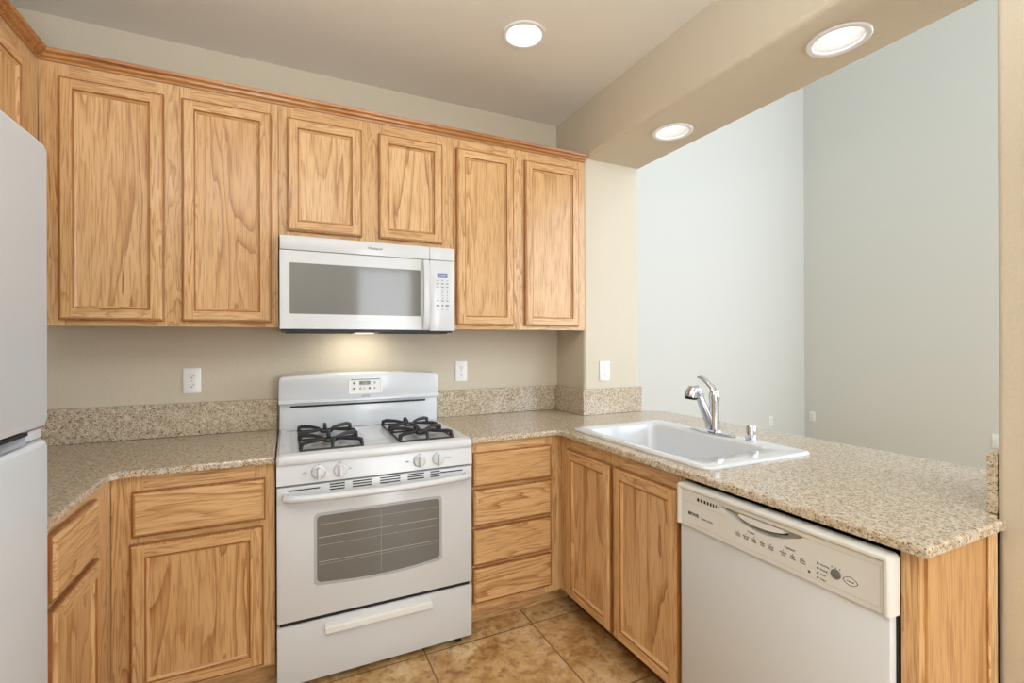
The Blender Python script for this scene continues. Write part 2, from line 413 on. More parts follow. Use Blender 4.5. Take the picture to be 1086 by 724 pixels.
# ------------------------------------------------------------------ cabinets
def door(parent, x0, x1, z0, z1, yb, t=.02, sw=.042, label=None):
    """frame-and-panel door facing -y, back on plane yb"""
    mb = MB()
    def rect(i, y): return [Vector(v) for v in ((x0+i, y, z0+i), (x1-i, y, z0+i), (x1-i, y, z1-i), (x0+i, y, z1-i))]
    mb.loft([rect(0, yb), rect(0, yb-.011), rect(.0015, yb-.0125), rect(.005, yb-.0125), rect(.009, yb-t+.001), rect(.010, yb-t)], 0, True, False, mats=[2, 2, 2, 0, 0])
    a, b, c, d = x0+.010, x1-.010, z0+.010, z1-.010
    A, B, Cc, D = x0+sw, x1-sw, z0+sw, z1-sw
    y = yb-t
    mb._add([(a,y,c),(A,y,c),(A,y,d),(a,y,d)], [(0,1,2,3)], 0)
    mb._add([(B,y,c),(b,y,c),(b,y,d),(B,y,d)], [(0,1,2,3)], 0)
    mb._add([(A,y,c),(B,y,c),(B,y,Cc),(A,y,Cc)], [(0,1,2,3)], 1)
    mb._add([(A,y,D),(B,y,D),(B,y,d),(A,y,d)], [(0,1,2,3)], 1)
    e = .012; yi = yb-.0075
    f = (A+e, B-e, Cc+e, D-e)
    i1 = .003; y1 = y+.0045
    P0 = [(A,y,Cc),(B,y,Cc),(B,y,D),(A,y,D)]
    P1 = [(A+i1,y1,Cc+i1),(B-i1,y1,Cc+i1),(B-i1,y1,D-i1),(A+i1,y1,D-i1)]
    P2 = [(A+i1+.002,y1,Cc+i1+.002),(B-i1-.002,y1,Cc+i1+.002),(B-i1-.002,y1,D-i1-.002),(A+i1+.002,y1,D-i1-.002)]
    P3 = [(f[0],yi,f[2]),(f[1],yi,f[2]),(f[1],yi,f[3]),(f[0],yi,f[3])]
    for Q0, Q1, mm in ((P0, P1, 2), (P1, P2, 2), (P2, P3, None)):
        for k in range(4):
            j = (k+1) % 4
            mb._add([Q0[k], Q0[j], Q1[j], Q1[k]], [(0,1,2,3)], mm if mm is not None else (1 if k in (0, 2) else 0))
    o = mb.obj('door', [OV, OX, OD], parent, smooth=False)
    MB().box(f[0]-.001, f[1]+.001, yi-.0002, yb-.001, f[2]-.001, f[3]+.001).obj('panel', OP, o)
    return o
def drawer_front(parent, x0, x1, z0, z1, yb, t=.02):
    mb = MB()
    def rect(i, y): return [Vector(v) for v in ((x0+i, y, z0+i), (x1-i, y, z0+i), (x1-i, y, z1-i), (x0+i, y, z1-i))]
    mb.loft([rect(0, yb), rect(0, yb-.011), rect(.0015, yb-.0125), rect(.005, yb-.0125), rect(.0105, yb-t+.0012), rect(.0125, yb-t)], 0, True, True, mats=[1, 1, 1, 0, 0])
    return mb.obj('drawer', [OXD, OD], parent, smooth=False)
def face_frame(parent, yb, members, t=.019):
    """members: (x0, x1, z0, z1, 'v'|'h'); outer face on yb"""
    mb = MB()
    for x0, x1, z0, z1, g in members: mb.box(x0, x1, yb, yb+t, z0, z1, m=0 if g == 'v' else 1)
    return mb.obj('face_frame', [OV, OX], parent, smooth=False)
def upper(name, label, x0, x1, z0, z1, doors, stiles, loc=(0,0), rotz=0, depth=.31, left_open=False):
    """local frame: x along the wall, face on y = 0, wall behind at y = +depth"""
    t = thing(name, label, 'cabinet', (loc[0], loc[1], z0), rotz)
    h = z1-z0
    c = MB(); c.box(x0, x1, .019, depth-.003, 0.012, h)
    c.obj('carcass', OE, t, smooth=False)
    mem = []
    xs = sorted(stiles)
    for a, b in xs: mem.append((a, b, 0, h, 'v'))
    for (a, b), (c_, d) in zip(xs[:-1], xs[1:]): mem += [(b, c_, 0, .032, 'h'), (b, c_, h-.06, h, 'h')]
    face_frame(t, 0, mem)
    for d in doors: door(t, d[0], d[1], d[2]-z0, d[3]-z0, -.0025)
    return t
YF = -.3145
G = 'oak wall cabinets above the counter'
upper('wall_cabinet', 'tall two-door oak wall cabinet left of the microwave, above the left outlet', -.775, -.0005, 1.40, 2.357,
      [(-.718, -.402, 1.42, 2.308), (-.344, -.026, 1.42, 2.308)], [(-.775, -.69), (-.43, -.315), (-.05, -.0005)], (0, YF))
upper('wall_cabinet', 'short two-door oak wall cabinet directly above the white microwave', .0015, .7845, 1.792, 2.357,
      [(.034, .345, 1.818, 2.308), (.42, .728, 1.818, 2.308)], [(.0015, .06), (.32, .445), (.70, .7845)], (0, YF))
upper('wall_cabinet', 'tall two-door oak wall cabinet in the corner between the microwave and the open column', .7865, 1.570, 1.40, 2.357,
      [(.800, 1.118, 1.42, 2.308), (1.183, 1.525, 1.42, 2.308)], [(.7865, .825), (1.09, 1.21), (1.49, 1.570)], (0, YF))
# the left wall's upper cabinet, facing +x : local x runs along +y
upper('wall_cabinet', 'oak wall cabinet on the left wall above the refrigerator top, only its edge in view', 0, 1.013, 1.79, 2.357,
      [(.06, .45, 1.818, 2.295), (.505, .885, 1.818, 2.295)], [(0, .08), (.43, .53), (.865, 1.013)], (-.7765, -1.33), R(90), depth=.32)
# crown moulding in one mitred run
cp = [(0, 2.3585), (.006, 2.3585), (.009, 2.365), (.020, 2.370), (.023, 2.378), (.033, 2.383), (.036, 2.394), (0, 2.394)]
cy = YF-.001
cm = MB().sweep([(o, z) for o, z in cp], [(-.7755, -1.34, 1, 0), (-.7755, cy, 1, -1), (1.5715, cy, 0, -1)])
tag(cm.obj('crown_moulding', OC), 'reddish oak crown moulding running along the tops of the wall cabinets', 'moulding')

ZT = .892         # underside of the worktops
def base(name, label, x0, x1, loc, rotz, doors, drawers, stiles, rails, depth=.58, kick=True, z0=.14, kickmat=None, kx=(0, 0)):
    t = thing(name, label, 'cabinet', (loc[0], loc[1], ZF), rotz)
    q = ZF
    # open-topped carcass so that a sink can hang in it
    c = MB()
    c.box(x0, x0+.015, .019, depth, z0-q, ZT-q-.001).box(x1-.015, x1, .019, depth, z0-q, ZT-q-.001)
    c.box(x0+.015, x1-.015, depth-.012, depth, z0-q, ZT-q-.001).box(x0+.015, x1-.015, .019, depth-.012, z0-q, z0-q+.015)
    c.obj('carcass', OE, t, smooth=False)
    mem = [(a, b, z0-q, ZT-q-.001, 'v') for a, b in stiles]
    for a, b, c0, c1 in rails: mem.append((a, b, c0-q, c1-q, 'h'))
    face_frame(t, 0, mem)
    for d in drawers: drawer_front(t, d[0], d[1], d[2]-q, d[3]-q, -.0025)
    for d in doors: door(t, d[0], d[1], d[2]-q, d[3]-q, -.0025)
    if kick:
        MB().box(x0+kx[0], x1+kx[1], .078, .09, .0005, z0-q-.0005).obj('toe_kick', [kickmat or OX], t, smooth=False)
    return t
YB = -.612
base('base_cabinet', 'oak base cabinet with one drawer over one door, left of the white range', -.52, -.0095, (0, YB), 0,
     [(-.441, -.047, .155, .664)], [(-.435, -.040, .686, .838)], [(-.492, -.405), (-.075, -.0095)],
     [(-.405, -.075, .14, .17), (-.405, -.075, .65, .70), (-.405, -.075, .82, ZT-.001)])
# cabinet on the left wall, next to the refrigerator, facing +x
base('base_cabinet', 'narrow oak base cabinet on the left wall half hidden by the refrigerator', 0, .69, (-.4925, -1.305), R(90),
     [(.215, .535, .155, .690)], [(.215, .520, .712, .872)], [(0, .24), (.505, .69)],
     [(.24, .505, .14, .17), (.24, .505, .67, .73), (.24, .505, .855, ZT-.001)], depth=.56)
base('drawer_cabinet', 'oak base cabinet with a stack of four drawers between the range and the corner', .7595, 1.252, (0, YB), 0,
     [], [(.772, 1.168, .695, .845), (.772, 1.168, .519, .680), (.772, 1.168, .347, .506), (.772, 1.168, .178, .333)],
     [(.7595, .80), (1.14, 1.252)], [(.80, 1.14, z-.02, z+.02) for z in (.687, .512, .340)] + [(.80, 1.14, .14, .19), (.80, 1.14, .83, ZT-.001)], kx=(0, .06))
XP = 1.2335       # face of the peninsula cabinets, facing -x : local x runs along -y
YP = -.6135
base('sink_cabinet', 'oak sink base cabinet with two tall doors under the white sink', 0, .790, (XP, YP), R(-90),
     [(.068, .402, .15, .833), (.426, .772, .15, .833)], [], [(0, .09), (.385, .44), (.755, .790)],
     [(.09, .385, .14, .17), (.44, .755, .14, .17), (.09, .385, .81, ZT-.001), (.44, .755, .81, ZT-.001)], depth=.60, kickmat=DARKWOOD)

# end panel of the peninsula, past the dishwasher
t = thing('end_panel', 'plain oak end panel closing the peninsula beside the tan end wall', 'panel', (XP, -2.055, ZF))
MB().box(0, .022, .002, .034, 0.0005, ZT-ZF-.001).obj('stile', OV, t, smooth=False)
MB().box(.0225, .312, -.001, .012, 0.0005, ZT-ZF-.001).box(.0225, .03, -.004, -.001, .0005, ZT-ZF-.001).obj('side_panel', OE, t, smooth=False)
MB().box(.290, .330, -.007, -.0015, 0.0005, ZT-ZF-.001, bev=.002).obj('trim_strip', OV, t, smooth=False)

# ------------------------------------------------------------------ worktops and splashes
def slab(name, poly, holes, label):
    mb = MB(); up(mb, poly, .914-.004, .914, holes)      # top
    bm = mb.bm
    up(mb, poly, ZT, .914-.004, holes, back=True)
    return tag(mb.obj(name, GR, smooth=False), label, 'countertop')
YE = -.639
def slab2(poly, holes, label, rounding=.006):
    """polished slab: straight edge with a small eased arris"""
    def inset(pl, d):
        out = []; n = len(pl)
        ar = sum(pl[i][0]*pl[(i+1) % n][1]-pl[(i+1) % n][0]*pl[i][1] for i in range(n))
        sg = 1 if ar > 0 else -1
        for i in range(n):
            p = Vector(pl[i]); a = (p-Vector(pl[i-1])).normalized(); b = (Vector(pl[(i+1) % n])-p).normalized()
            na, nb = Vector((-a.y, a.x))*sg, Vector((-b.y, b.x))*sg
            m_ = (na+nb); m_ = m_/max(.3, m_.dot(na)); out.append((p.x+m_.x*d, p.y+m_.y*d))
        return out
    mb = MB(); z1 = .914; levels = [(0, ZT), (0, z1-rounding), (rounding*.3, z1-rounding*.3), (rounding, z1)]
    loops = [[Vector((x, y, z)) for x, y in inset(poly, d)] for d, z in levels]
    mb.loft(loops, 0, False, False)
    top = inset(poly, rounding)
    for zz, pl in ((z1, top), (ZT, poly)):
        ls = [pl]+[list(h) for h in holes]; fl = [p for l in ls for p in l]
        V = [mb.bm.verts.new((x, y, zz)) for x, y in fl]
        for t_ in tessellate_polygon([[Vector((x, y, 0)) for x, y in l] for l in ls]): mb.bm.faces.new([V[i] for i in t_])
    for h in holes:
        n = len(h); mb._add([(x, y, ZT) for x, y in h]+[(x, y, z1) for x, y in h], [(i, (i+1) % n, n+(i+1) % n, n+i) for i in range(n)], 0)
    bmesh.ops.remove_doubles(mb.bm, verts=mb.bm.verts[:], dist=.00001)
    return tag(mb.obj('worktop', GR, smooth=False), label, 'countertop')
slab2([(XL+.002, -.002), (XL+.002, -1.305), (-.4835, -1.305), (-.4835, YE-.02), (-.4635, YE), (-.0085, YE), (-.0085, -.002)], [],
      'speckled tan granite worktop turning the corner left of the range')
SK = (1.262, 1.800, -1.475, -.657)       # sink rim
hole = [(x, y) for x, y, z in rrect(SK[0]+.035, SK[1]-.05, SK[2]+.04, SK[3]-.04, 0, .04)]
g = .002
slab2([(.7625, -.002), (.7625, YE), (1.184, YE), (1.203, YE-.019), (1.203, -2.080), (1.553, -2.080), (XR-.02, YEND+g+.0), (XR-.02, YEND+g), (XR2+.03, YEND+g), (2.100, YEND+g), (2.100, -.42), (2.02, YCOL-g), (XR-g, YCOL-g), (XR-g, -.002)][:6] +
      [(1.553, YEND+g), (2.100, YEND+g), (2.100, -.40), (2.01, YCOL-g), (XR-g, YCOL-g), (XR-g, -.002)], [hole],
      'large speckled granite worktop of the sink peninsula, right of the range')
SZ0, SZ1 = .9148, 1.0625
def splash(label, *boxes):
    mb = MB()
    for b in boxes: mb.box(*b, SZ0, SZ1, bev=.0015, seg=1)
    return tag(mb.obj('backsplash', GR, smooth=False), label, 'backsplash')
splash('low granite backsplash strip on the back wall, left of the range', (XL+.024, -.0085, -.022, -.002))
splash('granite backsplash strip on the left wall behind the refrigerator side', (XL+.002, XL+.022, -1.30, -.002))
splash('low granite backsplash strip on the back wall, right of the range', (.7625, XR-.024, -.022, -.002))
splash('granite backsplash strip on the side of the column, in the corner', (XR-.022, XR-.002, YCOL-.022, -.002))
splash('granite backsplash strip on the column front below the outlet', (XR-.0015, XR2, YCOL-.022, YCOL-.002))
splash('granite backsplash strip seen end-on against the tan end wall', (XR+.006, XR2, YEND+.0022, YEND+.022))

# ------------------------------------------------------------------ sink, faucet, air gap
t = thing('sink', 'white single-bowl drop-in kitchen sink set in the peninsula worktop', 'sink', (SK[0], SK[3], .9145))
X0, X1, Y0, Y1 = 0, SK[1]-SK[0], SK[2]-SK[3], 0
mb = MB()
bx0, bx1, by0, by1 = .050, .437, Y0+.110, Y1-.072
L = [rrect(X0, X1, Y0, Y1, .0002, .032), rrect(X0, X1, Y0, Y1, .005, .032), rrect(X0+.004, X1-.004, Y0+.004, Y1-.004, .0105, .030), rrect(X0+.011, X1-.011, Y0+.011, Y1-.011, .0125, .028),
     rrect(X0+.024, bx1+.02 if False else X1-.024, Y0+.024, Y1-.024, .0115, .026)]
L += [rrect(bx0-.010, bx1+.010, by0-.010, by1+.010, .0105, .05), rrect(bx0-.003, bx1+.003, by0-.003, by1+.003, .006, .047), rrect(bx0, bx1, by0, by1, -.004, .045),
      rrect(bx0+.008, bx1-.008, by0+.010, by1-.012, -.12, .045), rrect(bx0+.016, bx1-.016, by0+.02, by1-.03, -.175, .05),
      rrect(bx0+.04, bx1-.04, by0+.045, by1-.055, -.193, .05), rrect(.20, .27, -.42, -.35, -.197, .034)]
mb.loft(L, 0, False, True).obj('basin', PORC, t)
MB().lathe([(.0, .004), (.03, .004), (.04, .001), (.041, -.001)], (.235, -.385, -.196), m=0).obj('drain', CHROME, t)

FX, FY, FZ = 1.748, -1.055, .926
t = thing('faucet', 'chrome single-lever kitchen faucet with pull-out spray head behind the sink', 'faucet', (FX, FY, FZ))
def oval(zz, a, b, n=32): return [Vector((a*math.cos(2*PI*k/n), b*math.sin(2*PI*k/n), zz)) for k in range(n)]
MB().loft([oval(.0006, .027, .128), oval(.004, .027, .128), oval(.009, .021, .118), oval(.011, .012, .09)], 0, True, True).obj('base_plate', CHROME, t)
MB().lathe([(.028, .010), (.028, .018), (.024, .022), (.021, .05), (.020, .11), (.021, .148), (.023, .150), (.023, .162), (.0225, .178), (.016, .192), (.004, .197)], (0, -.012, 0), 28, cap0=True, cap1=True).obj('body', CHROME, t)
sp = MB().tube([(-.004, .0, .028), (-.020, .006, .07), (-.038, .012, .115), (-.052, .017, .150), (-.060, .020, .170)], [.022, .0215, .0190, .0172, .0165], 20)
s_o = sp.obj('spout', CHROME, t)
MB().tube([(-.052, .018, .160), (-.060, .020, .178), (-.072, .024, .192), (-.086, .028, .190), (-.092, .030, .176), (-.094, .031, .163)], [.0168, .0195, .0235, .0285, .0300, .0300], 24).obj('spray_head', CHROME, t)
MB().tube([(-.0942, .0312, .163), (-.0955, .0316, .152)], [.0275, .024], 24).obj('spray_face', BLACK, t)
MB().tube([(.0, -.012, .185), (-.002, -.002, .205), (-.008, .018, .224), (-.016, .042, .243), (-.022, .058, .248)], [.018, .016, .0135, .0125, .0105], 16, flat=.75).obj('lever', CHROME, t)

t = thing('air_gap', 'small chrome cylinder cap standing on the sink rim right of the faucet', 'air gap', (1.755, -1.245, .9262))
MB().lathe([(.0215, .0005), (.0215, .004), (.0195, .006), (.0195, .058), (.0175, .063), (.004, .065)], n=28, cap0=True, cap1=True).obj('cap', CHROME, t)

# ------------------------------------------------------------------ range
RX0, RX1 = -.004, .7525
RW = RX1-RX0
t = thing('gas_range', 'white freestanding gas range with oven standing between the oak base cabinets', 'range', (RX0, 0, ZF))
q = ZF
yF = -.662          # front plane of the oven door
MB().box(.003, RW-.003, -.03, -.625, .085-q, .884-q, bev=.004).obj('body', WHITE, t)
# cooktop deck with a raised rounded rim
def rz(z): return z-q
mb = MB()
L = [rrect(.0, RW, -.668, -.03, rz(.8855), .012), rrect(-.001, RW+.001, -.672, -.03, rz(.892), .014), rrect(-.001, RW+.001, -.673, -.03, rz(.905), .016), rrect(.002, RW-.002, -.668, -.033, rz(.917), .018), rrect(.010, RW-.010, -.655, -.04, rz(.9245), .02),
     rrect(.022, RW-.022, -.638, -.05, rz(.9250), .02), rrect(.036, RW-.036, -.622, -.06, rz(.9165), .022), rrect(.05, RW-.05, -.61, -.07, rz(.9150), .02)]
mb.loft(L, 0, True, True).obj('cooktop', WHITE, t)
# backguard: lower riser and upper rounded console
mb = MB()
mb.box(.004, RW+.008, -.028, -.105, rz(.9155), rz(1.055), bev=.004)
riser = mb.obj('riser', WHITE, t)
MB().box(.050, RW-.055, -.1055, -.1085, rz(1.0245), rz(1.0335)).obj('vent_slot', BLACK, riser)
top = []; W2 = RW+.010
N = 24; bot = []
for k in range(N+1):
    x = W2*k/N; u = x/W2*2-1
    bot.append((x, rz(1.044)+.0-.0*(1-u*u)))
crown = [(0, rz(1.044)), (W2, rz(1.044))]
pts = [(W2, rz(1.155))]
for k in range(1, 7): a = R(90*k/6); pts.append((W2-.022+.022*math.cos(a), rz(1.155)+.020*math.sin(a)))
for k in range(1, 16):
    u = 1-2*k/16; pts.append((W2/2+u*(W2/2-.022), rz(1.175)+.010*(1-u*u)))
for k in range(0, 7): a = R(90+90*k/6); pts.append((.022+.022*math.cos(a), rz(1.155)+.020*math.sin(a)))
poly = [(0, rz(1.044)), (W2, rz(1.044))]+pts
bg = MB()
def insetp(pl, d):
    cx, cz = W2/2, rz(1.115); return [(cx+(x-cx)*(1-2*d/W2), cz+(z-cz)*(1-2*d/.14)) for x, z in pl]
bg.loft([[Vector((x, -.028, z)) for x, z in poly], [Vector((x, -.118, z)) for x, z in poly], [Vector((x, -.125, z)) for x, z in insetp(poly, .003)], [Vector((x, -.128, z)) for x, z in insetp(poly, .009)]], 0, True, True)
bgo = bg.obj('backguard', WHITE, t)
# lower swell of the console (a shallow crescent ridge)
cres = [(0.0, rz(1.048))]+[(W2*k/20, rz(1.067)-.012*(1-(2*k/20-1)**2)) for k in range(21)]+[(W2, rz(1.048))]
MB().prism(cres, [], lambda a, b: (a, -.136, b), lambda a, b: (a, -.1275, b)).obj('ridge', WHITE, bgo)
cpx0, cpx1, cpz0, cpz1 = .316, .466, rz(1.086), rz(1.153)
f = lambda x, z, y: (x, y, z)
MB().loft([rrect(cpx0-.006, cpx1+.006, cpz0-.006, cpz1+.004, -.1275, .010, f=f), rrect(cpx0-.006, cpx1+.006, cpz0-.006, cpz1+.004, -.1305, .010, f=f), rrect(cpx0, cpx1, cpz0, cpz1, -.1305, .007, f=f), rrect(cpx0+.001, cpx1-.001, cpz0+.001, cpz1-.001, -.1285, .007, f=f)], 0, False, True).obj('control_panel', PLATE, bgo)
cpo = bgo.children[-1] if bgo.children else bgo
lcd = MB().box(.362, .414, -.1287, -.1300, rz(1.124), rz(1.142)).obj('clock_display', LCD, bgo)
text('digits', '1:22', .013, mat('lcd_digit', srgb(206,212,140), .4), lcd, (.376, -.1302, rz(1.1285)), (R(90), 0, 0))
MB().box(.320, .462, -.1287, -.1302, rz(1.149), rz(1.1525)).obj('shade_line', GREYB, bgo)
for i, (bx, bz, mm) in enumerate(((.337, 1.133, GREYB), (.337, 1.106, GREYB), (.367, 1.106, mat('button_olive', srgb(170,172,160), .4)), (.388, 1.106, mat('button_pale', srgb(200,202,206), .4)), (.411, 1.106, GREYB), (.437, 1.106, mat('button_green', srgb(176,186,180), .4)), (.437, 1.133, GREYP))):
    MB().lathe([(.0055, 0), (.0055, .0012), (.0035, .002)], (bx, -.1286, rz(bz)), 14, axis='y', cap1=True).obj('button', mm, bgo)
text('brand_lettering', 'ESTATE', .0115, INK, bgo, (.391, -.1362, rz(1.0640)), (R(90), 0, 0), align='CENTER')
# control fascia with knobs
fas = MB()
fas.loft([[Vector((x, y, z)) for x, y, z in ((a, -.62, rz(.811)), (b, -.62, rz(.811)), (b, -.62, rz(.8845)), (a, -.62, rz(.8845)))] if False else
          [Vector((a, -.622, rz(.8115))), Vector((b, -.622, rz(.8115))), Vector((b, -.622, rz(.8835))), Vector((a, -.622, rz(.8835)))] for a, b in ((.001, RW-.001),)] +
         [[Vector((.001, -.668, rz(.8115))), Vector((RW-.001, -.668, rz(.8115))), Vector((RW-.001, -.660, rz(.8835))), Vector((.001, -.660, rz(.8835)))]], 0, True, True)
fas_o = fas.obj('fascia', WHITE, t, smooth=False)
for kx in (.143, .220, .527, .606):
    ko = MB().lathe([(.0255, 0), (.0255, .005), (.021, .010), (.0195, .012)], (kx, -.6655, rz(.848)), 28, axis='y', cap1=True).obj('knob', WHITE, t)
    mb = MB(); mb.box(-.0052, .0052, -.034, -.010, -.021, .021, bev=.003)
    g_ = mb.obj('grip', WHITE, ko, loc=(kx, -.6655, rz(.848)))
    MB().box(kx-.0012, kx+.0012, -.6655, -.6672, rz(.8748), rz(.8782)).obj('pointer_mark', INK, ko)
for s_, x_ in (('LITE', .088), ('HI', .252), ('OFF', .470), ('HI LO', .638)):
    text('burner_marking', s_, .008, INK, fas_o, (x_, -.6657, rz(.847)), (R(90), 0, 0))
MB().box(.004, RW-.004, -.61, -.648, rz(.8055), rz(.811)).obj('gap', BLACK, t)
# oven door
dz0, dz1 = rz(.304), rz(.805)
MB().box(.001, RW-.001, yF, -.627, dz0, dz1, bev=.006).obj('oven_door', WHITE, t)
od = t.children[-1] if t.children and t.children[-1].name.startswith('oven_door') else [o for o in bpy.data.objects if o.name == 'oven_door'][0]
MB().box(.002, RW-.002, yF-.006, yF+.004, rz(.744), dz1-.001, bev=.003).obj('vent_band', WHITE, od)
vb = [o for o in bpy.data.objects if o.name == 'vent_band'][0]
def vent_group(x0, x1, zs, h=.0046):
    m_ = MB()
    for z in zs: m_.box(x0, x1, yF-.0067, yF-.004, rz(z), rz(z)+h)
    return m_
vent_group(.040, .148, (.788,)).obj('vent_slot', BLACK, vb)
vent_group(.614, .712, (.788,)).obj('vent_slot', BLACK, vb)
for a, b in ((.182, .236), (.264, .336), (.368, .448), (.478, .546), (.575, .610) if False else (.572, .612)):
    vent_group(a, b, (.776, .786, .7955)).obj('vent_slot', BLACK, vb)
# bowed handle
hp = [(.030, yF-.005, rz(.770)), (.032, yF-.030, rz(.769))]
for k in range(13):
    u = -1+2*k/12; hp.append((RW/2+u*.325, yF-.043-.012*(1-u*u), rz(.7685)-.004*(1-u*u)))
hp += [(RW-.032, yF-.030, rz(.769)), (RW-.030, yF-.005, rz(.770))]
MB().tube(hp, [.012]+[.0135]*(len(hp)-2)+[.012], 14, flat=1.0).obj('handle', WHITE, od)
# window: wider top, gently bowed lower edge, soft grey border
wx_0, wx_1, wz_0, wz_1 = .137, .612, .432, .682
def ovwin(i, y):
    p = []
    a, b, c0, c1 = wx_0-i, wx_1+i, rz(wz_0)-i, rz(wz_1)+i; rr = .014+i*.5
    for cx_, cz_, a0 in ((b-rr, c1-rr, 0), (a+rr, c1-rr, 90)):
        for k in range(6): an = R(a0+18*k); p.append((cx_+rr*math.cos(an), cz_+rr*math.sin(an)))
    p.append((a, c0+.012)); p.append((a+.010, c0+.002))
    for k in range(1, 14): u = -1+2*k/14; p.append(((a+b)/2+u*((b-a)/2-.012), c0+.002-.014*(1-u*u)))
    p.append((b-.010, c0+.002)); p.append((b, c0+.012))
    return [Vector((x, y, z)) for x, z in p]
MB().loft([ovwin(.011, yF-.0005), ovwin(.0105, yF-.0012), ovwin(.0, yF-.0014)], 0, False, False).obj('window_border', GREYP, od)
ow = MB().loft([ovwin(.0, yF+.004), ovwin(0, yF-.0016)], 0, False, True).obj('window', OVG, od)
RACK = mat('oven_rack_wire', srgb(196,192,178), .4)
rk = MB()
for z, th in ((.6485, .0010), (.600, .0018), (.570, .0009), (.508, .0018), (.498, .0006)):
    rk.box(wx_0+.006, wx_1-.012, yF-.0021, yF-.0015, rz(z), rz(z)+th)
rk.box(.3725, .3733, yF-.0020, yF-.0015, rz(.43), rz(.672))
rk.obj('rack_wires', RACK, ow)
# scorch specks low on the window
rs = random.Random(3)
for k in range(22):
    x = .43+rs.gauss(0, .035); z = rz(.452)+abs(rs.gauss(0, .03))-.012; r_ = rs.uniform(.0008, .0021)
    MB().lathe([(r_, 0), (r_*.6, .0004)], (x, yF-.0017, z), 6, axis='y', cap1=True).obj('scorch_mark', INK, ow)
MB().box(.010, RW-.010, -.61, -.652, rz(.290), rz(.3035)).obj('gap', BLACK, t)
dr = MB().box(.001, RW-.001, yF, -.628, rz(.072), rz(.2895), bev=.004).obj('storage_drawer', WHITE, t)
hm = MB()
hm.loft([[Vector((x, yF+.001, rz(.2700))), Vector((x, yF-.018, rz(.2690))), Vector((x, yF-.023, rz(.2640))), Vector((x, yF-.023, rz(.2440))), Vector((x, yF-.019, rz(.2420))), Vector((x, yF-.010, rz(.2480))), Vector((x, yF+.001, rz(.2600)))] for x in (.165, .575)], 0, True, True)
hm.obj('handle', PLATE, dr, smooth=False)
for fx_, fy_ in ((.05, -.60), (RW-.055, -.625), (.05, -.08), (RW-.05, -.08)):
    MB().lathe([(.017, 0.0005), (.017, .012), (.010, .016), (.010, rz(.088))], (fx_, fy_, 0), 14, cap0=True, cap1=True).obj('foot', BLACK, t)
# burners and grates
def grate(gx0, gx1):
    y0, y1 = -.612, -.165; zb_, zt = rz(.9185), rz(.9470)
    m_ = MB(); r_ = .0046
    def bar(pts, r=r_): m_.tube(pts, r, 6)
    for x in (gx0, gx1): bar([(x, y0, zb_+.004), (x, y1, zb_+.004)])
    for y in (y0, (y0+y1)/2, y1): bar([(gx0, y, zb_+.004), (gx1, y, zb_+.004)])
    xc = (gx0+gx1)/2
    for yc in ((y0*3+y1)/4-.002, (y0+y1*3)/4+.002):
        for sx, gx in ((-1, gx0), (1, gx1)):
            for sy in (-1, 1):
                yy = yc+sy*.070
                m_.tube([(gx, yy+sy*.018, zb_+.004), (gx-sx*.004, yy+sy*.016, zt-.004), (gx-sx*.018, yy+sy*.010, zt), (gx-sx*.055, yy-sy*.012, zt-.001), (xc+sx*.028, yc+sy*.020, zt-.004), (xc+sx*.022, yc+sy*.016, zt-.010)], [.0075, .0098, .0090, .0075, .0062, .0045], 6)
        for sy in (-1, 1):
            ye = y0 if (sy < 0 and yc < (y0+y1)/2) else y1 if (sy > 0 and yc > (y0+y1)/2) else (y0+y1)/2
            m_.tube([(xc, ye, zb_+.004), (xc, ye-sy*.006, zt-.003), (xc, ye-sy*.014, zt+.003), (xc, yc+sy*.045, zt-.003), (xc, yc+sy*.026, zt-.008)], [.007, .008, .0075, .0065, .0045], 6)
    m_.obj('grate', IRON, t)
for a, b in ((.083, .312), (.463, .690)):
    grate(a, b)
    for yc in (-.503, -.275):
        bo = MB().lathe([(.072, .9152-q), (.066, .9170-q), (.040, .9165-q), (.034, .9170-q), (.034, .926-q), (.030, .9285-q)], ((a+b)/2, yc, 0), 28, cap1=True, cap0=True).obj('burner', ALU, t)
        MB().lathe([(.026, .929-q), (.027, .932-q), (.024, .936-q), (.010, .9372-q)], ((a+b)/2, yc, 0), 24, cap0=True, cap1=True).obj('burner_cap', IRON, bo)
MB().loft([rrect(.335, .440, -.56, -.20, rz(.9152), .04), rrect(.340, .435, -.55, -.21, rz(.9175), .04), rrect(.352, .423, -.53, -.23, rz(.9180), .035)], 0, True, True).obj('deck_bulge', WHITE, t)

# ------------------------------------------------------------------ microwave
MZ0, MZ1 = 1.3865, 1.7835
t = thing('microwave', 'white over-the-range microwave mounted between the wall cabinets', 'microwave', (.006, 0, MZ0))
MW_ = .758; MH = MZ1-MZ0; yM = -.40
MB().box(.002, MW_-.002, -.004, -.365, .004, MH-.001, bev=.002).obj('body', WHITE, t)
z_band = MH-.060
MB().box(0, .633, yM-.006, -.366, z_band, MH, bev=.003).box(.634, MW_, yM-.006, -.366, z_band, MH, bev=.003).obj('top_vent_band', WHITE, t)
tb = [o for o in bpy.data.objects if o.name == 'top_vent_band'][0]
text('brand_lettering', 'Whirlpool', .0150, GREYB, tb, (.385, yM-.0064, MH-.034), (R(90), 0, 0), align='CENTER', bold=.0002)
